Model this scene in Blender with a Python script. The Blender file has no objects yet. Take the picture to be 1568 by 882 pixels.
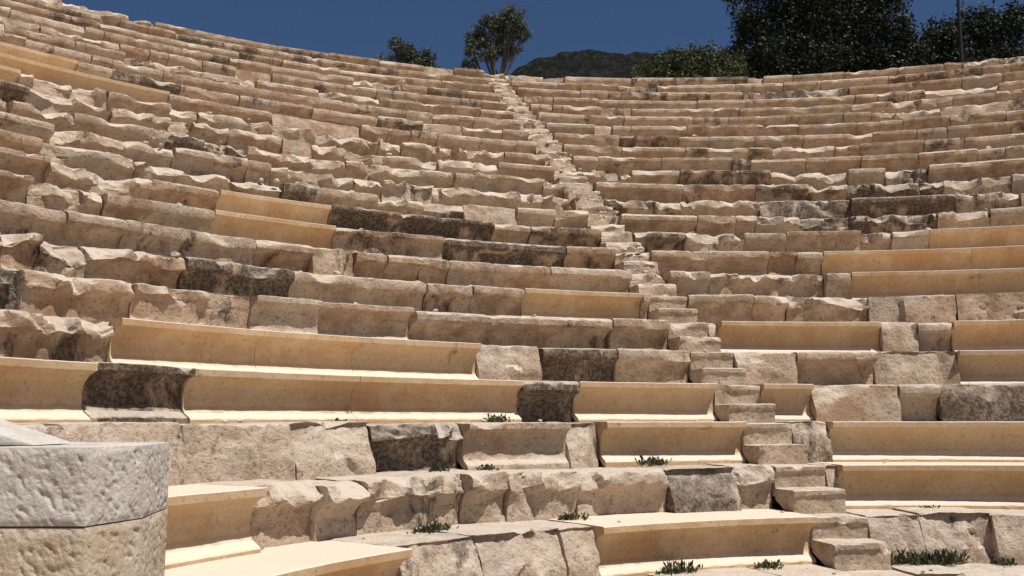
import bpy, bmesh, math, numpy as np
from mathutils import Vector
rng=np.random.default_rng(44)
# ------------------------------------------------------------------ layout
EYE=1.72
CX,CY=4.054,3.272          # centre of the orchestra
R0,DR,H=5.892,0.670,0.42   # first row radius, row depth, row height
Z0=EYE-0.863               # top of row 0
TS=-0.2251                 # bearing of the stairway (from +Y, clockwise)
SW=0.55                    # stairway width
KT=23
# ------------------------------------------------------------------ noise
def _h(ix,iy,iz,seed):
    with np.errstate(over='ignore'):
        h=(ix.astype(np.uint32)*np.uint32(374761393))^(iy.astype(np.uint32)*np.uint32(668265263))^(iz.astype(np.uint32)*np.uint32(2147483647))^np.uint32(seed*974634777&0xffffffff)
        h=(h^(h>>np.uint32(13)))*np.uint32(1274126177)
        h=(h^(h>>np.uint32(16)))*np.uint32(2246822519)
        h=h^(h>>np.uint32(15))
    return h.astype(np.float64)/4294967295.0*2-1
def vnoise(p,seed=0):
    f=np.floor(p); i=f.astype(np.int64); w=p-f; w=w*w*(3-2*w)
    out=0
    for a in (0,1):
        wa=w[:,0] if a else 1-w[:,0]
        for b in (0,1):
            wb=w[:,1] if b else 1-w[:,1]
            for c in (0,1):
                wc=w[:,2] if c else 1-w[:,2]
                out=out+wa*wb*wc*_h(i[:,0]+a+10000,i[:,1]+b+10000,i[:,2]+c+10000,seed)
    return out
def fbm(p,sc,octv,seed=0,gain=0.5):
    o=0;a=1.0;tot=0
    for j in range(octv):
        o=o+a*vnoise(p*sc*(2.03**j)+j*17.3,seed+j); tot+=a; a*=gain
    return o/tot
# ------------------------------------------------------------------ mesh helpers
class Acc:
    def __init__(s): s.v=[];s.f=[];s.c=[];s.n=0
    def grid(s,P,col,flip=False):
        a,b=P.shape[:2]
        s.v.append(P.reshape(-1,3)); s.c.append(np.tile(np.array(col,float),(a*b,1)))
        idx=np.arange(a*b).reshape(a,b)+s.n
        q=np.stack([idx[:-1,:-1],idx[1:,:-1],idx[1:,1:],idx[:-1,1:]],-1).reshape(-1,4)
        if flip: q=q[:,::-1]
        s.f.append(q); s.n+=a*b
def mkmesh(name,V,Fq,mat,col=None,smooth=True,parent=None,sharp=None):
    V=np.asarray(V,float);Fq=np.asarray(Fq); m=Fq.shape[1]
    me=bpy.data.meshes.new(name)
    me.vertices.add(len(V)); me.vertices.foreach_set('co',V.ravel().astype(np.float32))
    me.loops.add(Fq.size); me.loops.foreach_set('vertex_index',Fq.ravel().astype(np.int32))
    me.polygons.add(len(Fq)); me.polygons.foreach_set('loop_start',(np.arange(len(Fq))*m).astype(np.int32))
    me.polygons.foreach_set('loop_total',np.full(len(Fq),m,np.int32))
    me.polygons.foreach_set('use_smooth',np.full(len(Fq),smooth))
    if col is not None:
        at=me.color_attributes.new('blk','FLOAT_COLOR','POINT')
        at.data.foreach_set('color',np.asarray(col,np.float32).ravel())
    me.update(calc_edges=True); me.validate()
    if sharp: me.set_sharp_from_angle(angle=math.radians(sharp))
    me.materials.append(mat)
    ob=bpy.data.objects.new(name,me); bpy.context.scene.collection.objects.link(ob)
    if parent: ob.parent=parent
    return ob
def empty(name):
    e=bpy.data.objects.new(name,None); bpy.context.scene.collection.objects.link(e); return e
# ------------------------------------------------------------------ materials
def nt(name):
    m=bpy.data.materials.new(name); m.use_nodes=True; t=m.node_tree; t.nodes.clear()
    o=t.nodes.new('ShaderNodeOutputMaterial'); b=t.nodes.new('ShaderNodeBsdfPrincipled')
    t.links.new(b.outputs[0],o.inputs[0]); b.inputs['Specular IOR Level'].default_value=0.15
    b.inputs['Roughness'].default_value=0.92
    return m,t,b
def noise(t,co,scale,det=5,rough=0.6,dist=0.0):
    n=t.nodes.new('ShaderNodeTexNoise'); n.inputs['Scale'].default_value=scale
    n.inputs['Detail'].default_value=det; n.inputs['Roughness'].default_value=rough
    n.inputs['Distortion'].default_value=dist
    t.links.new(co,n.inputs['Vector']); return n.outputs['Fac']
def mr(t,val,a,b,c=0.0,d=1.0,smooth=True):
    n=t.nodes.new('ShaderNodeMapRange'); n.interpolation_type='SMOOTHSTEP' if smooth else 'LINEAR'
    for i,x in zip((1,2,3,4),(a,b,c,d)):
        if hasattr(x,'links'): t.links.new(x,n.inputs[i])
        else: n.inputs[i].default_value=x
    t.links.new(val,n.inputs[0]); return n.outputs[0]
def mix(t,fac,a,b,mode='MIX'):
    n=t.nodes.new('ShaderNodeMix'); n.data_type='RGBA'; n.blend_type=mode
    for i,x in ((0,fac),(6,a),(7,b)):
        if hasattr(x,'links'): t.links.new(x,n.inputs[i])
        elif i==0: n.inputs[0].default_value=x
        else: n.inputs[i].default_value=(*x,1)
    return n.outputs[2]
def mth(t,op,a,b=None,clamp=False):
    n=t.nodes.new('ShaderNodeMath'); n.operation=op; n.use_clamp=clamp
    for i,x in ((0,a),(1,b)):
        if x is None: continue
        if hasattr(x,'links'): t.links.new(x,n.inputs[i])
        else: n.inputs[i].default_value=x
    return n.outputs[0]
def stone_mat():
    m,t,b=nt('weathered_limestone')
    tc=t.nodes.new('ShaderNodeTexCoord').outputs['Object']
    mp=t.nodes.new('ShaderNodeMapping'); mp.inputs['Scale'].default_value=(1,1,0.45); t.links.new(tc,mp.inputs['Vector'])
    at=t.nodes.new('ShaderNodeAttribute'); at.attribute_name='blk'
    sp=t.nodes.new('ShaderNodeSeparateColor'); t.links.new(at.outputs['Color'],sp.inputs[0])
    rest,rnd,dark=sp.outputs; pale=at.outputs['Alpha']
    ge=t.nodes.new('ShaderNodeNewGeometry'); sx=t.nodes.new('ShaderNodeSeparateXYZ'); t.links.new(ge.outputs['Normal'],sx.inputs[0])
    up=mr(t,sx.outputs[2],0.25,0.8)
    n1=noise(t,tc,1.3,3); n2=noise(t,tc,4.0,5,0.6); n3=noise(t,tc,26,5,0.7)
    old=mix(t,mr(t,n2,0.36,0.66),(0.32,0.215,0.138),(0.56,0.42,0.295))
    old=mix(t,mr(t,rnd,0.2,1.0,0,0.75),old,mix(t,0.5,old,(0.43,0.25,0.14)))
    old=mix(t,mth(t,'MULTIPLY',mr(t,n1,0.52,0.64),0.5),old,(0.40,0.35,0.295))
    old=mix(t,mth(t,'MULTIPLY',pale,mr(t,n2,0.25,0.55,0.5,0.95)),old,(0.63,0.51,0.395))
    old=mix(t,mr(t,n3,0.47,0.35,0,0.6),old,(0.13,0.088,0.06))
    old=mix(t,mth(t,'MULTIPLY',up,mr(t,n2,0.25,0.6,0.5,0.9)),old,(0.76,0.64,0.515))  # upward faces paler: weathering, plus some sunlit brightness put into the colour
    new=mix(t,mr(t,n2,0.3,0.7),(0.50,0.325,0.175),(0.58,0.425,0.27))
    new=mix(t,mr(t,n1,0.45,0.65,0,0.75),new,(0.45,0.265,0.13))
    new=mix(t,mr(t,rnd,0.3,1.0,0,0.6),new,(0.44,0.335,0.225))
    new=mix(t,mr(t,n3,0.47,0.33,0,0.55),new,(0.25,0.16,0.095))
    new=mix(t,mth(t,'MULTIPLY',up,0.8),new,(0.77,0.66,0.53))  # restored tops also paled, part dust and part painted sunlight
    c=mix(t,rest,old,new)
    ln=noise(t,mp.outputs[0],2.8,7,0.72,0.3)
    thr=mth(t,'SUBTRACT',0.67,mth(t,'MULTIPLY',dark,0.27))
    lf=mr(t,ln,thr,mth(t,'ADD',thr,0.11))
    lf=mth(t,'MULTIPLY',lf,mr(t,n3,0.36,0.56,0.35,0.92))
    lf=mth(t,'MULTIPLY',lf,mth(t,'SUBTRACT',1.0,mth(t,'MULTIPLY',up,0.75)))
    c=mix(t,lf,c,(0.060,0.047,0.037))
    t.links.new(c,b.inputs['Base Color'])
    hgt=mth(t,'ADD',mth(t,'MULTIPLY',n3,0.85),mth(t,'MULTIPLY',n2,1.2))
    bp=t.nodes.new('ShaderNodeBump'); t.links.new(hgt,bp.inputs['Height'])
    bp.inputs['Distance'].default_value=0.05
    t.links.new(mr(t,rest,0,1,0.9,0.18,False),bp.inputs['Strength'])
    t.links.new(bp.outputs[0],b.inputs['Normal'])
    return m
def soil_mat(name,c1,c2,c3,sc=1.0):
    m,t,b=nt(name); tc=t.nodes.new('ShaderNodeTexCoord').outputs['Object']
    n1=noise(t,tc,0.6*sc,4); n2=noise(t,tc,9*sc,5,0.7)
    c=mix(t,mr(t,n2,0.35,0.65),c1,c2); c=mix(t,mr(t,n1,0.5,0.65),c,c3)
    t.links.new(c,b.inputs['Base Color'])
    bp=t.nodes.new('ShaderNodeBump'); t.links.new(n2,bp.inputs['Height']); bp.inputs['Distance'].default_value=0.05/sc
    t.links.new(bp.outputs[0],b.inputs['Normal']); return m
def pier_mat():
    m,t,b=nt('picked_limestone'); tc=t.nodes.new('ShaderNodeTexCoord').outputs['Object']
    at=t.nodes.new('ShaderNodeAttribute'); at.attribute_name='blk'
    sp=t.nodes.new('ShaderNodeSeparateColor'); t.links.new(at.outputs['Color'],sp.inputs[0])
    n2=noise(t,tc,7,5,0.65); n3=noise(t,tc,70,4,0.65); n4=noise(t,tc,2.2,3)
    grey=mix(t,mr(t,n2,0.35,0.65),(0.53,0.475,0.41),(0.63,0.58,0.515))
    yel=mix(t,mr(t,n2,0.35,0.65),(0.51,0.38,0.235),(0.60,0.485,0.345))
    yel=mix(t,mr(t,n4,0.45,0.6,0,0.5),yel,(0.55,0.48,0.40))
    c=mix(t,sp.outputs[0],grey,yel)
    c=mix(t,mr(t,n3,0.5,0.32,0,0.35),c,(0.30,0.245,0.19))
    t.links.new(c,b.inputs['Base Color'])
    bp=t.nodes.new('ShaderNodeBump'); t.links.new(n3,bp.inputs['Height']); bp.inputs['Distance'].default_value=0.006
    t.links.new(bp.outputs[0],b.inputs['Normal']); return m
def leaf_mat(name,c1,c2,c3):
    m,t,b=nt(name)
    at=t.nodes.new('ShaderNodeAttribute'); at.attribute_name='blk'
    sp=t.nodes.new('ShaderNodeSeparateColor'); t.links.new(at.outputs['Color'],sp.inputs[0])
    c=mix(t,sp.outputs[0],c1,c2); c=mix(t,mr(t,sp.outputs[1],0.8,1.0),c,c3)
    t.links.new(c,b.inputs['Base Color']); b.inputs['Roughness'].default_value=0.6
    b.inputs['Specular IOR Level'].default_value=0.25
    return m
def plain(name,c,rough=0.9):
    m,t,b=nt(name); tc=t.nodes.new('ShaderNodeTexCoord').outputs['Object']
    n=noise(t,tc,12,6); cc=mix(t,n,tuple(x*0.6 for x in c),tuple(min(1,x*1.4) for x in c))
    t.links.new(cc,b.inputs['Base Color']); b.inputs['Roughness'].default_value=rough; return m
STONE=stone_mat(); PIER=pier_mat()
SOIL=soil_mat('dusty_soil',(0.30,0.22,0.15),(0.40,0.31,0.22),(0.26,0.22,0.13))
FILL=soil_mat('rubble_fill',(0.20,0.14,0.09),(0.38,0.29,0.20),(0.30,0.24,0.17),2.0)
BARK=plain('bark',(0.10,0.08,0.06))
# ------------------------------------------------------------------ stone blocks
P_NEW=[(-0.95,-0.004),(-0.5,-0.002),(-0.25,0.0),(-0.012,0.0),(0.0,-0.006),(0.0,-0.056),(-0.025,-0.066),(-0.08,-0.09),(-0.125,-0.14),(-0.145,-0.21),(-0.145,-0.30),(-0.12,-0.345),(-0.05,-0.385),(-0.04,-0.40),(-0.04,-0.47)]
P_OLD=[(-0.95,-0.004),(-0.5,-0.002),(-0.25,0.0),(-0.06,-0.002),(-0.022,-0.014),(-0.003,-0.04),(0.002,-0.10),(-0.015,-0.128),(-0.08,-0.145),(-0.14,-0.18),(-0.18,-0.25),(-0.185,-0.36),(-0.17,-0.47)]
P_FLAT=[(-0.95,-0.004),(-0.5,-0.002),(-0.25,0.0),(-0.12,-0.002),(-0.10,-0.015),(-0.08,-0.08),(-0.045,-0.20),(-0.015,-0.32),(-0.01,-0.47)]
P_STEP=[(-0.60,0.0),(-0.3,0.0),(-0.012,0.0),(0.0,-0.01),(-0.002,-0.05),(-0.02,-0.075),(-0.028,-0.16),(-0.02,-0.30)]
def resample(P,dt):
    out=[]
    for (a,b) in zip(P[:-1],P[1:]):
        L=math.hypot(b[0]-a[0],b[1]-a[1]); st=dt
        if b[0]<-0.24 and a[1]>-0.005: st=dt*4
        elif b[0]<-0.011 and a[1]>-0.005: st=dt*1.5
        n=max(1,int(math.ceil(L/st)))
        for i in range(n): out.append((a[0]+(b[0]-a[0])*i/n,a[1]+(b[1]-a[1])*i/n))
    out.append(P[-1]); return np.array(out)
def to_world(s,x,z,R,thc,zt):
    r=R-x; th=thc+s/R
    return np.stack([CX+r*np.sin(th),CY+r*np.cos(th),zt+z],-1)
def block(acc,R,thc,L,zt,cls,ds,prof,dark,ovs=None,hh=0.42,big=1.0,jit=1.0,pale=0.0):
    """cls: 0 restored, 1 sound old, 2 plain rough face, 3 badly broken"""
    Pp=resample(prof,max(ds,0.010))
    ov={0:1.0,1:rng.uniform(0.6,1.1),2:rng.uniform(0.5,1.4),3:rng.uniform(0.6,1.1)}[cls]
    if ovs is not None: ov=ovs
    Pp=Pp.copy(); front=Pp[:,1]<-0.004; Pp[front,0]*=ov
    g=0.0015 if cls==0 else rng.uniform(0.002,0.009)
    n=max(4,int(L/ds)); s=np.linspace(-L/2+g,L/2-g,n)
    S,X=np.meshgrid(s,Pp[:,0],indexing='ij'); _,Z=np.meshgrid(s,Pp[:,1],indexing='ij')
    main=np.stack([S,X,Z],-1)
    core=np.array([-0.42,-hh*0.45]); M=5
    caps=[]
    for se in (s[0],s[-1]):
        w=np.linspace(0,0.9,M)[:,None,None]
        C=Pp[None]*(1-w)+core[None,None]*w
        caps.append(np.concatenate([np.full(C.shape[:2]+(1,),se),C],-1))
    planes=[]; notch=[]; chunk=[]
    U=rng.uniform
    if cls==1:
        for _ in range(rng.poisson(1.8*L)+1):
            e=.012+.09*U()**3; notch.append((U(-L/2,L/2),e,e*U(1.2,4.5),U(-.2,1.2)))
        for sg in (-1,1): planes.append((sg*L/2,.002+.04*U()**2,sg*U(.5,1.4),1,U(0,.8)))
        if U()<0.3: planes.append((U(-L/2,L/2),U(.0,.03),rng.normal(0,.04),1,U(.3,1)))
    if cls==2:
        for _ in range(rng.poisson(1.8*L)+1): notch.append((U(-L/2,L/2),U(.015,.08),U(.08,.3),U(-.6,1.2)))
        for sg in (-1,1): planes.append((sg*L/2,U(.005,.05),sg*U(.4,1.4),1,U(0,.8)))
        cw=(.2,.65); ce=(.04,.15); ca=(.02,.60); cn=.28
    if cls==3:
        for _ in range(rng.poisson(1.8*L)+1): notch.append((U(-L/2,L/2),U(.04,.14*big),U(.08,.32),U(-.2,1.3)))
        for sg in (-1,1): planes.append((sg*L/2,U(.01,.09),sg*U(.3,1.2),1,U(0,1)))
        cw=(.12,.5); ce=(.02,.20*big); ca=(.1,1.15); cn=.42
    if cls>=2:
        c0=-L/2
        while c0<L/2:
            w=U(*cw); an=U(*ca); ns=rng.normal(0,cn)
            nv=np.array([ns,math.cos(an),math.sin(an)]); nv/=np.linalg.norm(nv)
            chunk.append((c0,c0+w,nv,nv@np.array([c0+w/2,-U(*ce),0.0]),rng.normal(0,.35))); c0+=w
    pl=[]
    for (s0,e,ns,nx,nz) in planes:
        nn=math.sqrt(ns*ns+nx*nx+nz*nz); nv=np.array([ns,nx,nz])/nn
        pl.append((nv,nv@np.array([s0,-e,-e*0.3])))
    amp={0:0.0035,1:0.010,2:0.017,3:0.022}[cls]
    jx=rng.normal(0,0.003) if cls==0 else rng.normal(0,0.016)*jit
    jz=0 if cls==0 else rng.normal(0,0.008)*jit
    if cls==3: jz-=abs(rng.normal(0,0.015)); jx-=abs(rng.normal(0,0.03))
    tilt=0 if cls==0 else rng.normal(0,0.008)*jit
    rot=0 if cls==0 else rng.normal(0,0.016)*jit
    seed=int(rng.integers(1,9999)); off=rng.uniform(0,50,3)
    col=(1.0 if cls==0 else 0.0, rng.uniform(), dark, pale)
    def proc(G):
        sh=G.shape; q=G.reshape(-1,3).copy()
        w=q+off
        a=fbm(w,4.0,3,seed); b2=fbm(w,14.0,3,seed+31); c2=fbm(w,6.0,3,seed+77)
        if cls>0:
            d=L/2-np.abs(q[:,0]); q[:,1]-=0.012*np.exp(-(d/0.025)**2)*(q[:,2]>-hh-0.01)
            q[:,2]-=0.008*np.exp(-(d/0.03)**2)*(q[:,2]>-0.06)
        if chunk:
            tot=np.zeros_like(q); wsum=np.zeros(len(q))
            for (a0,a1,nv,c,sl) in chunk:
                sk=q[:,0]+sl*(q[:,2]+0.2)+0.02*b2
                if a0<=-L/2: lo=np.ones(len(q))
                else: lo=np.clip((sk-a0)/0.02+0.5,0,1)
                hi=np.ones(len(q)) if a1>=L/2 else np.clip((a1-sk)/0.02+0.5,0,1)
                wt=lo*hi
                dd=np.minimum(np.maximum(0,q@nv-c),0.27)
                tot+=(dd*wt)[:,None]*nv; wsum+=wt
            q-=tot/np.maximum(wsum,1.0)[:,None]
        for nv,c in pl:
            dd=np.minimum(np.maximum(0,q@nv-c),0.3); q-=dd[:,None]*nv
        for (s0,e,wd,an) in notch:
            nx,nz=math.cos(an),math.sin(an)
            skew=(q[:,0]-s0)+q[:,2]*0.6*math.sin(s0*91)
            tent=np.clip(1.25-np.abs(skew)/wd*1.25,0,1)
            lim=0.0 if an>=0 else 0.30*(-nz)
            dd=np.maximum(0,q[:,1]*nx+q[:,2]*nz-lim+e*tent)*(tent>0)
            dd=np.minimum(dd,e*tent)
            q[:,1]-=dd*nx; q[:,2]-=dd*nz
        fr=np.clip((q[:,1]+0.75)/0.3,0.15,1)
        rid=1-np.abs(fbm(w,9.0,2,seed+5))*2
        q[:,1]+=fr*amp*(1.4*a+0.9*b2-0.5*np.maximum(0,rid-0.7)*2)
        q[:,2]+=fr*amp*(0.6*c2+0.4*b2)
        q[:,0]+=amp*0.4*a
        q[:,1]+=jx+rot*q[:,0]; q[:,2]+=jz+tilt*q[:,0]
        return to_world(q[:,0],q[:,1],q[:,2],R,thc,zt).reshape(sh)
    acc.grid(proc(main),col)
    acc.grid(proc(caps[0]),col,True); acc.grid(proc(caps[1]),col)
# restored seats: bearings (radians) of both ends per row
TAB={0:[(-1.372,-0.9299),(-0.5961,-0.2206)],1:[(-1.2075,-1.0411),(-0.124,0.45)],2:[(-0.4448,-0.2251),(-0.0924,0.5)],
3:[(-1.2182,-1.0841),(-0.9729,-0.521),(-0.4358,-0.2251),(-0.1555,-0.0818)],4:[(-0.9985,-0.5372),(0.152,0.2606)],
5:[(-0.1516,0.0715),(0.1679,0.2803)],6:[(-0.4021,-0.2358)],7:[(0.0738,0.3855)],8:[(0.0546,0.3972),(-0.7424,-0.5985)],
9:[(0.2035,0.4075),(-0.7109,-0.5798)],14:[(-0.92,-0.82)],15:[(-0.87,-0.66)],16:[(-0.8639,-0.74)]}
# blackened blocks (row, bearing)
BLACK=[(3,-1.03),(3,-0.48),(2,-0.70),(4,-0.38),(6,-0.75),(5,-1.08),(3,0.17),(8,-0.35),(9,-0.42),(12,-0.62),(11,0.05),(10,0.08),(11,0.15),(12,0.18)]
def pick(k,th):
    r=rng.uniform()
    if th<TS:
        if k<=0: w=(.1,.7,.2)
        elif k==1: w=(.0,.3,.7)
        elif k==2: w=(.05,.70,.25)
        elif k==3: w=(.3,.5,.2)
        elif k==4: w=(.3,.6,.1)
        elif k in(5,6): w=(.0,.2,.8) if th<-0.8 else (.75,.15,.10)
        elif k<=9: w=(.74,.06,.20)
        elif k<=14: w=(.25,.1,.65) if th<-0.40 else (.65,.1,.25)
        else: w=(.87,.04,.09)
    else:
        if k<=4: w=(.2,.5,.3)
        elif k<=9: w=(.62,.15,.23)
        elif k<=13: w=(.45,.1,.45)
        else: w=(.85,.04,.11)
    if k==KT: w=(.45,.1,.45)
    return 1 if r<w[0] else (2 if r<w[0]+w[1] else 3)
theatre=empty('ancient_theatre')
def dist(R,th): return math.hypot(CX+R*math.sin(th),CY+R*math.cos(th))
for k in range(-1,KT+1):
    R=R0+DR*k; zt=Z0+H*k; acc=Acc()
    for (a,b) in ((-1.85 if k<8 else -1.6,TS),(TS+SW/R,0.95)):
        segs=sorted([(max(a,x),min(b,y)) for x,y in TAB.get(k,[]) if x<b and y>a])
        cur=a; todo=[]
        for x,y in segs+[(b,None)]:
            if x-cur>0.01:
                Lr=(x-cur)*R
                while Lr>0.05:
                    l=rng.uniform(0.4,1.25) if k<4 else float(np.clip(rng.lognormal(-0.05,0.5),0.35,2.5))
                    if Lr-l<0.3: l=Lr if Lr<1.5 else Lr/2
                    todo.append((cur,cur+l/R,None)); cur+=l/R; Lr-=l
            if y is not None:
                m=max(1,round((y-x)*R/rng.uniform(1.3,2.4))); e=np.linspace(x,y,m+1)
                e[1:-1]+=rng.normal(0,0.12,m-1)/R
                for i in range(m): todo.append((e[i],e[i+1],0))
                cur=y
        for x,y,c in todo:
            th=(x+y)/2
            if c is None: c=pick(k,th)
            if c==3 and 8<=k<KT and (y-x)*R<0.9 and rng.uniform()<0.07: continue   # lost block
            pd=0.24 if c==1 else (0.14 if c==2 else 0.18)
            if k in(10,11,12) and th>TS: pd=0.4
            dark=rng.uniform(0.5,0.9) if rng.uniform()<pd else rng.uniform(0,0.5)
            if c==0: dark=rng.uniform(0,0.3)
            elif any(bk==k and x<=bt<=y for bk,bt in BLACK): dark=1.1
            if k<=2: pale=rng.uniform(0.45,0.85)
            elif k<=6: pale=rng.uniform(0.0,0.5)
            else: pale=max(0,rng.uniform(-0.6,0.5))+(0.25 if c==3 else 0)
            ds=min(max(0.0034*dist(R,th),0.013),0.08)
            P=P_NEW if c==0 else (P_FLAT if c==2 else (P_NEW if rng.uniform()<.15 else P_OLD))
            block(acc,R,th,(y-x)*R,zt,c,ds,P,dark,ovs=rng.uniform(1.0,1.9) if (c==2 and k<=2) else None,big=1.3 if (5<=k<=14 and th<-.4) or 10<=k<=13 else 1.0,jit=0.8 if k>14 else 1.0,pale=pale)
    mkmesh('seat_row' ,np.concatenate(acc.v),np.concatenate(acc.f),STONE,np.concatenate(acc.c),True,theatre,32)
# stairway
acc=Acc()
for k in range(-1,KT+1):
    R=R0+DR*k; zt=Z0+H*k
    for (dr,dz) in ((-0.335,-0.21),(0,0)):
        Rr=R+dr+0.06; w=SW-0.01
        c=1 if k<7 else (2 if rng.uniform()<0.4 else 3)
        ds=min(max(0.003*dist(Rr,TS),0.012),0.06)
        block(acc,Rr,TS+SW/2/Rr,w,zt+dz-0.015,c,ds,P_STEP,0.1*rng.uniform(),1.0,0.21,0.6,0.6,0.45)
mkmesh('stairway',np.concatenate(acc.v),np.concatenate(acc.f),STONE,np.concatenate(acc.c),True,theatre,32)
# rubble core behind the blocks
acc=Acc(); th=np.linspace(-1.9,1.0,520); pr=[]
for k in range(-1,KT+1):
    R=R0+DR*k; zt=Z0+H*k; pr+=[(R+0.32,zt-0.40),(R+0.30,zt-0.28),(R+0.30,zt-0.16),(R+0.40,zt-0.10),(R+0.52,zt-0.09)]
pr+=[(R+1.0,zt-0.02)]
pr=np.array(pr); RR,TH=np.meshgrid(pr[:,0],th,indexing='xy')
ZZ,_=np.meshgrid(pr[:,1],th,indexing='xy')
G=np.stack([CX+RR*np.sin(TH),CY+RR*np.cos(TH),ZZ],-1); q=G.reshape(-1,3)
G=(q+np.stack([fbm(q,5,3,1),fbm(q,5,3,2),fbm(q,5,3,3)],-1)*0.07).reshape(G.shape)
acc.grid(G,(0,0,0,1)); mkmesh('rubble_core',np.concatenate(acc.v),np.concatenate(acc.f),FILL,None,True,theatre)
# loose stones lying on treads
bm=bmesh.new()
for i in range(560):
    u=rng.uniform()
    if u<0.30: k=int(rng.integers(6,KT)); R=R0+DR*k; th=TS+rng.uniform(0,SW)/R
    elif u<0.65: k=int(rng.integers(5,15)); R=R0+DR*k; th=rng.uniform(-1.2,-0.4)
    elif u<0.9: k=int(rng.integers(9,KT)); R=R0+DR*k; th=rng.uniform(-0.2,0.6)
    else: k=int(rng.integers(-1,5)); R=R0+DR*k; th=rng.uniform(-1.2,0.4)
    s=rng.uniform(0.02,0.09)*(0.4 if k<5 else 1); r=R+rng.uniform(0.1,0.66)
    c=np.array([CX+r*math.sin(th),CY+r*math.cos(th),Z0+H*k+s*0.25])
    vs=[]
    for _ in range(22):
        d=rng.normal(size=3); d/=np.linalg.norm(d); vs.append(bm.verts.new(c+d*s*np.array([.8,.8,.5])*rng.uniform(.8,1)))
    res=bmesh.ops.convex_hull(bm,input=vs)
    bmesh.ops.delete(bm,geom=list({g for g in res['geom_interior'] if isinstance(g,bmesh.types.BMVert)}),context='VERTS')
me=bpy.data.meshes.new('loose_stones'); bm.to_mesh(me); bm.free(); me.materials.append(STONE)
ob=bpy.data.objects.new('loose_stones',me); bpy.context.scene.collection.objects.link(ob)
# ------------------------------------------------------------------ pier in the left foreground
acc=Acc(); pier=empty('stone_pier')
foot=[(-3.0,3.5),(-1.486,3.5),(-1.40,3.8),(-1.46,4.25),(-3.0,4.3)]
def patch(acc,A,B,C,D,res,col,sd,amp):
    A,B,C,D=map(np.array,(A,B,C,D)); nu=max(2,int(np.linalg.norm(B-A)/res)); nv=max(2,int(np.linalg.norm(D-A)/res))
    u=np.linspace(0,1,nu)[:,None,None]; v=np.linspace(0,1,nv)[None,:,None]
    G=A*(1-u)*(1-v)+B*u*(1-v)+C*u*v+D*(1-u)*v; sh=G.shape; q=G.reshape(-1,3)
    nrm=np.cross(B-A,D-A); nrm=nrm/np.linalg.norm(nrm)
    ed=np.minimum(np.minimum(u,1-u)*np.linalg.norm(B-A),np.minimum(v,1-v)*np.linalg.norm(D-A))
    ed=np.broadcast_to(ed,sh[:2]+(1,)).reshape(-1)
    f=np.clip(ed/0.02,0,1); n=fbm(q*np.array([1,1,0.7])+q[:,[2,2,0]]*0.4,60,2,sd); peck=-np.maximum(0,n-0.0)*1.9
    wob=fbm(q,7,2,sd+3)
    q=q+nrm*((f*amp*(peck+0.8)+f*0.004*wob))[:,None]
    acc.grid(q.reshape(sh),col)
zs=[EYE-0.095,EYE-0.372,EYE-0.68,EYE-1.0,EYE-1.35,-0.05]
for ci,(zt,zb) in enumerate(zip(zs[:-1],zs[1:])):
    g=0.003; o=0.0 if ci==0 else (-0.004 if ci%2 else -0.001)
    fp=[(x,y-o) for x,y in foot]
    for (p,qq) in zip(fp,fp[1:]+fp[:1]):
        vis=(p[1]<3.9 and qq[1]<4.3)
        patch(acc,(p[0],p[1],zb+g),(qq[0],qq[1],zb+g),(qq[0],qq[1],zt-g),(p[0],p[1],zt-g),0.006 if vis and ci<2 else 0.04,(0.0 if ci==0 else 0.85,0,0,1),ci*7+3,0.007)
    for z,fl in ((zt-g,False),(zb+g,True)):
        A,B,C,D,E=[(x,y,z) for x,y in fp]
        patch(acc,A,B,D,E,0.012 if ci==0 and not fl else 0.1,(0,0,0,1),5,0.003)
        patch(acc,B,C,C,D,0.05,(0,0,0,1),5,0.001)
mkmesh('pier_courses',np.concatenate(acc.v),np.concatenate(acc.f),PIER,np.concatenate(acc.c),True,pier)
acc=Acc(); y0,y1=3.62,3.95; pts=[(-1.74,-0.093),(-2.2,0.055),(-2.9,0.28),(-2.95,-0.093)]
for (a,b) in zip(pts[:-1],pts[1:]):
    patch(acc,(a[0],y0,a[1]+EYE),(a[0],y1,a[1]+EYE),(b[0],y1,b[1]+EYE),(b[0],y0,b[1]+EYE),0.015,(0,0,0,1),9,0.003)
for y in (y0,y1):
    patch(acc,(-2.95,y,-0.093+EYE),(-1.74,y,-0.093+EYE),(-2.2,y,0.055+EYE),(-2.9,y,0.28+EYE),0.015,(0,0,0,1),9,0.003)
mkmesh('raking_coping',np.concatenate(acc.v),np.concatenate(acc.f),PIER,np.concatenate(acc.c),True,pier)
# ------------------------------------------------------------------ ground sheet
rr=np.concatenate([np.linspace(0,4.5,8),np.linspace(5,24,30),np.array([26,29,33,38,45,60,80,120,200,400,900,2000,4000])])
tt=np.linspace(-math.pi,math.pi,181); RR,TH=np.meshgrid(rr,tt,indexing='ij')
Rm=R0+DR*KT; ztop=Z0+H*KT
prof=np.where(RR<4.9,0.0,np.where(RR<Rm+1,np.clip((RR-R0)/DR*H+Z0-0.75,0,None),ztop-0.05+np.clip(RR-Rm-1,0,60)*0.03))
side=np.clip((np.minimum(TH+2.0,1.15-TH))/0.2+0.3,0,1); side=side*side*(3-2*side)
ZG=prof*side
q=np.stack([CX+RR*np.sin(TH),CY+RR*np.cos(TH),ZG],-1)
qq=q.reshape(-1,3).copy(); am=np.where(RR.reshape(-1)>Rm+2,0.15,0.02); qq[:,2]+=fbm(qq,0.4,2,5)*am
acc=Acc(); acc.grid(qq.reshape(q.shape),(0,0,0,1)); mkmesh('ground',np.concatenate(acc.v),np.concatenate(acc.f)[:,::-1],SOIL)
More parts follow.
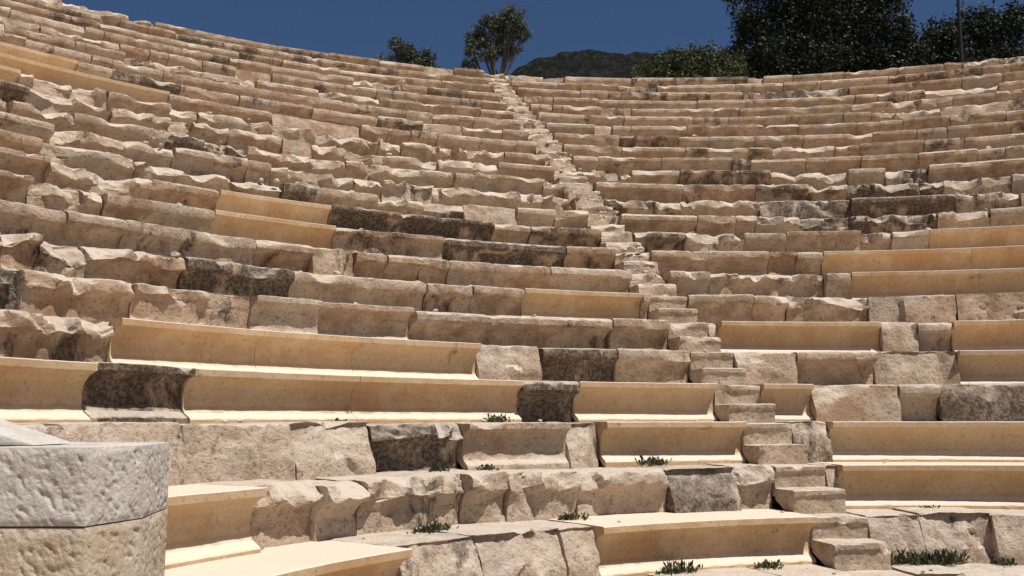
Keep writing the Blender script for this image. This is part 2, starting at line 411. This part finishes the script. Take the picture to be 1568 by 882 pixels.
# ------------------------------------------------------------------ hill behind
xs=np.linspace(-60,260,500); ys=np.linspace(0,1,90)
XX,YY=np.meshgrid(xs,ys,indexing='ij')
cr=np.interp(xs,[-60,-12,-2,1,4,8,12,18,24,36,60,120,260],[20,44,54.5,57.6,59.2,60.2,60.4,60.0,60.2,60.6,61,58,40])
ZH=8+(cr[:,None]-8)*np.where(YY<0.6,(YY/0.6)**1.25,np.cos((YY-0.6)/0.4*math.pi/2)**0.5)
Yw=100+YY*85
q=np.stack([XX,Yw,ZH],-1).reshape(-1,3); q[:,2]+=fbm(q,0.5,4,9)*1.0
m,t,b=nt('rocky_scrub'); tc=t.nodes.new('ShaderNodeTexCoord').outputs['Object']
n1=noise(t,tc,0.7,8,0.8); n2=noise(t,tc,2.4,6,0.75)
c=mix(t,mr(t,n1,0.46,0.60),(0.014,0.017,0.014),(0.085,0.085,0.082)); c=mix(t,mr(t,n2,0.46,0.54,0,0.75),c,(0.016,0.020,0.015))
t.links.new(c,b.inputs['Base Color']); bp=t.nodes.new('ShaderNodeBump'); t.links.new(n2,bp.inputs['Height']); bp.inputs['Distance'].default_value=2.5
t.links.new(bp.outputs[0],b.inputs['Normal'])
acc=Acc(); acc.grid(q.reshape(XX.shape+(3,)),(0,0,0,1)); mkmesh('hill',np.concatenate(acc.v),np.concatenate(acc.f),m)
# ------------------------------------------------------------------ vegetation
def tube(acc,pts,rads,n=7):
    pts=[Vector(p) for p in pts]; rings=[]
    for i,p in enumerate(pts):
        d=(pts[min(i+1,len(pts)-1)]-pts[max(i-1,0)]).normalized()
        a=d.orthogonal().normalized(); b=d.cross(a)
        rings.append([tuple(p+(a*math.cos(j/n*2*math.pi)+b*math.sin(j/n*2*math.pi))*rads[i]) for j in range(n+1)])
    acc.grid(np.array(rings),(0,0,0,1))
def leaves(clumps,n,size,aspect,sub=0.34):
    w=np.array([c[3]**2.2 for c in clumps]); w/=w.sum()
    cl=np.array(clumps)
    ns=max(20,n//45); ci=rng.choice(len(cl),ns,p=w)
    d=rng.normal(size=(ns,3)); d/=np.linalg.norm(d,axis=1)[:,None]
    rad=rng.uniform(0.05,1,ns)**0.5*rng.uniform(0.8,1.15,ns)
    sc=cl[ci,:3]+d*rad[:,None]*cl[ci,3:4]*np.array([1,1,0.85])
    si=rng.integers(0,ns,n); r=cl[ci[si],3]*sub
    p=sc[si]+rng.normal(size=(n,3))*(r*0.45)[:,None]
    a=rng.normal(size=(n,3)); a/=np.linalg.norm(a,axis=1)[:,None]
    b=rng.normal(size=(n,3)); b-=a*(a*b).sum(1)[:,None]; b/=np.linalg.norm(b,axis=1)[:,None]
    L=size*rng.uniform(0.6,1.3,n)[:,None]; W=L*aspect
    V=np.stack([p-a*L/2,p+b*W/2,p+a*L/2,p-b*W/2],1).reshape(-1,3)
    Fq=np.arange(4*n).reshape(n,4)
    br=np.clip(rng.uniform(0,1,ns)[si]*0.6+rng.uniform(0,0.4,n),0,1)
    C=np.repeat(np.stack([br,rng.uniform(0,1,n),np.zeros(n),np.ones(n)],-1),4,0)
    return V,Fq,C
def tree(name,base,clumps,n,size,mat,aspect=0.4,tr=0.12,bare=()):
    e=empty(name); acc=Acc(); b=np.array(base,float)
    top=np.mean([c[:3] for c in clumps],0); fork=b+(top-b)*0.45+np.array([0.1,0,0])
    tube(acc,[b,b+(fork-b)*0.5+rng.normal(0,0.05,3),fork],[tr,tr*0.8,tr*0.65])
    for c in clumps:
        c3=np.array(c[:3]); mid=(fork+c3)/2+rng.normal(0,0.12,3)
        tube(acc,[fork,mid,c3,c3+(c3-mid)*0.5],[tr*0.5,tr*0.3,tr*0.16,0.008],5)
        for _ in range(4):
            d=rng.normal(size=3); d/=np.linalg.norm(d); tube(acc,[mid,(mid+c3)/2+d*c[3]*0.3,c3+d*c[3]*0.9],[tr*0.2,tr*0.12,0.006],4)
    for q in bare: tube(acc,[fork]+[np.array(x) for x in q],[0.04]+[0.02]*(len(q)-1)+[0.006],4)
    mkmesh('trunk',np.concatenate(acc.v),np.concatenate(acc.f),BARK,None,True,e)
    V,Fq,C=leaves(clumps,n,size,aspect); mkmesh('crown',V,Fq,mat,C,False,e)
OL=leaf_mat('olive_leaves',(0.030,0.038,0.022),(0.10,0.115,0.07),(0.16,0.17,0.12))
DK=leaf_mat('dark_leaves',(0.009,0.014,0.008),(0.027,0.036,0.017),(0.045,0.055,0.027))
GR=leaf_mat('green_leaves',(0.030,0.040,0.015),(0.085,0.10,0.035),(0.12,0.13,0.055))
tree('olive_tree',(-0.5,30,10.4),[(-1.23,30,13.35,.38),(-1.05,30.2,13.85,.42),(-.5,30,14.15,.5),(.02,29.9,14.3,.45),(.30,30.1,13.95,.35),(-.19,30.3,13.6,.45),(-.72,29.8,13.2,.35),(-.1,30,14.7,.22),(-.9,30,14.25,.25),(-1.35,30,12.95,.25)],10000,.10,OL,0.4,0.11,
     [[(.1,30,14.4),(.3,30,15.0)],[(.0,30,14.5),(-.05,30,15.15)],[(.1,30,14.2),(.65,30,14.9)]])
tree('olive_tree',(-3.5,31,10.4),[(-4.1,31,13.1,.5),(-3.5,31,13.55,.5),(-3.0,31.1,13.25,.55),(-3.8,31,13.95,.28),(-2.75,31,13.5,.28)],7000,.10,OL,0.4,0.09)
tree('shrub',(5.6,31,10.5),[(4.6,31,12.9,.6),(5.2,31,13.3,.55),(5.8,31,13.45,.6),(6.5,31,13.4,.6),(7.1,31.2,13.2,.65),(5.8,31,12.7,.9),(6.8,31,12.6,.8)],15000,.10,GR,0.5,0.1)
tree('oak_tree',(9.4,33,10.6),[(7.9,33,13.9,.85),(8.4,33,15.4,.85),(8.1,33,16.9,1.0),(9.4,33,14.2,1.2),(9.7,33.4,15.8,1.3),(9.5,33,17.6,1.4),(10.8,33,14.3,1.2),(11,33.2,16,1.3),(11.2,33,17.8,1.4),(7.9,33,13.2,.7),(9.6,33,13,.9)],46000,.13,DK,0.5,0.2)
tree('oak_tree',(12.6,33.5,10.6),[(12,33.5,14.2,1.1),(12.4,33.5,15.6,1.2),(12.3,33.6,17.3,1.3),(13.3,33.5,14,1.0),(13.5,33.5,15.3,.9),(13.2,33.5,16.9,1.1),(12.6,33.5,13.2,1.0),(13.9,33.5,13.4,.9),(14.0,33.5,14.6,.8)],34000,.13,DK,0.5,0.2)
tree('oak_tree',(16.5,34.5,10.6),[(14.8,34.5,14.5,1.0),(15.6,34.5,15.4,.9),(16.6,34.5,15.7,.95),(17.6,34.5,16.0,.95),(18.8,34.5,16.1,1.0),(16.2,34.5,14.2,1.2),(17.8,34.5,14.4,1.2),(19.3,34.5,14.5,1.2),(20.4,34.5,15.8,1.1),(14.2,34.5,13.5,.8),(22,34.5,15,1.5)],50000,.13,DK,0.5,0.2)
acc=Acc(); pole=empty('lamp_post'); tube(acc,[(14.3,30,10.4),(14.3,30,14),(14.3,30,17.5)],[0.06,0.05,0.04],10)
tube(acc,[(14.3,30,17.4),(14.3,29.7,17.75),(14.3,29.2,17.8)],[0.035,0.03,0.03],8); tube(acc,[(14.3,29.35,17.78),(14.3,29.3,17.8),(14.3,28.8,17.8),(14.3,28.75,17.79)],[0.02,0.09,0.07,0.01],10)
mkmesh('post',np.concatenate(acc.v),np.concatenate(acc.f),plain('dark_steel',(0.03,0.03,0.03),0.5),None,True,pole)
# weeds: (row tread, bearing, amount, height)
WE=[(0,-0.796,16,0.1),(0,-0.817,8,0.06),(0,-0.573,14,0.09),(1,-0.712,12,0.06),(1,-0.638,8,0.06),(2,-0.564,16,0.09),(2,-0.788,6,0.05),(1,-0.377,18,0.1),(1,-0.157,12,0.07),(-1,-0.475,22,0.12),(-1,-0.315,18,0.08),(-1,-0.139,22,0.12),(-1,-0.091,26,0.14),(-1,-0.024,22,0.14),(-1,-0.182,18,0.1),(-1,-0.055,22,0.1),(0,-0.176,6,0.05),(0,0.002,8,0.05),(5,0.076,8,0.08),(-1,0.067,12,0.06)]
V=[];Cc=[]
for k,th,n,h in WE:
    R=R0+DR*k+DR
    for _ in range(n*9):
        r=R-abs(rng.normal(0,0.06)); a=th+rng.normal(0,h*0.7)/R; z=Z0+H*k-0.01
        p=np.array([CX+r*math.sin(a),CY+r*math.cos(a),z]); d=rng.normal(0,0.6,3); d[2]=1; d/=np.linalg.norm(d); hh=h*1.25*rng.uniform(.3,1)
        w=np.cross(d,rng.normal(size=3)); w/=np.linalg.norm(w); w*=0.006+0.01*rng.uniform()
        q=p+d*hh*rng.uniform(0,.6); V+=[q-d*.01,q+d*hh*.25+w,q+d*hh*.5,q+d*hh*.25-w]; c=(rng.uniform(),rng.uniform(),0,1); Cc+=[c]*4
V=np.array(V); mkmesh('weeds',V,np.arange(len(V)).reshape(-1,4),leaf_mat('weed_leaves',(0.03,0.042,0.016),(0.075,0.08,0.032),(0.17,0.13,0.07)),Cc,False)
# ------------------------------------------------------------------ light
SD=Vector((0.76,-0.65,0)).normalized(); EL=math.radians(64)
to_sun=Vector((SD.x*math.cos(EL),SD.y*math.cos(EL),math.sin(EL)))
L=bpy.data.lights.new('sun','SUN'); L.energy=5.0; L.angle=math.radians(0.53); L.color=(1,0.965,0.91)
lo=bpy.data.objects.new('sun',L); bpy.context.scene.collection.objects.link(lo); lo.rotation_euler=to_sun.to_track_quat('Z','Y').to_euler()
w=bpy.data.worlds.new('World'); bpy.context.scene.world=w; w.use_nodes=True; t=w.node_tree
bg=t.nodes['Background']; sk=t.nodes.new('ShaderNodeTexSky'); sk.sky_type='NISHITA'; sk.sun_disc=False
sk.sun_elevation=EL; sk.sun_rotation=math.atan2(SD.x,SD.y); sk.dust_density=0.0; sk.ozone_density=9.0; sk.air_density=1.0; sk.altitude=800
t.links.new(sk.outputs[0],bg.inputs[0]); bg.inputs[1].default_value=0.05
# ------------------------------------------------------------------ camera
cam=bpy.data.cameras.new('camera'); co=bpy.data.objects.new('camera',cam); bpy.context.scene.collection.objects.link(co)
co.location=(0,0,EYE); co.rotation_euler=(math.pi/2+0.1329,0,0); cam.sensor_width=36; cam.lens=34.55; cam.clip_end=6000; cam.clip_start=0.05
sc=bpy.context.scene; sc.camera=co
sc.view_settings.view_transform='Standard'; sc.view_settings.look='None'; sc.view_settings.exposure=0
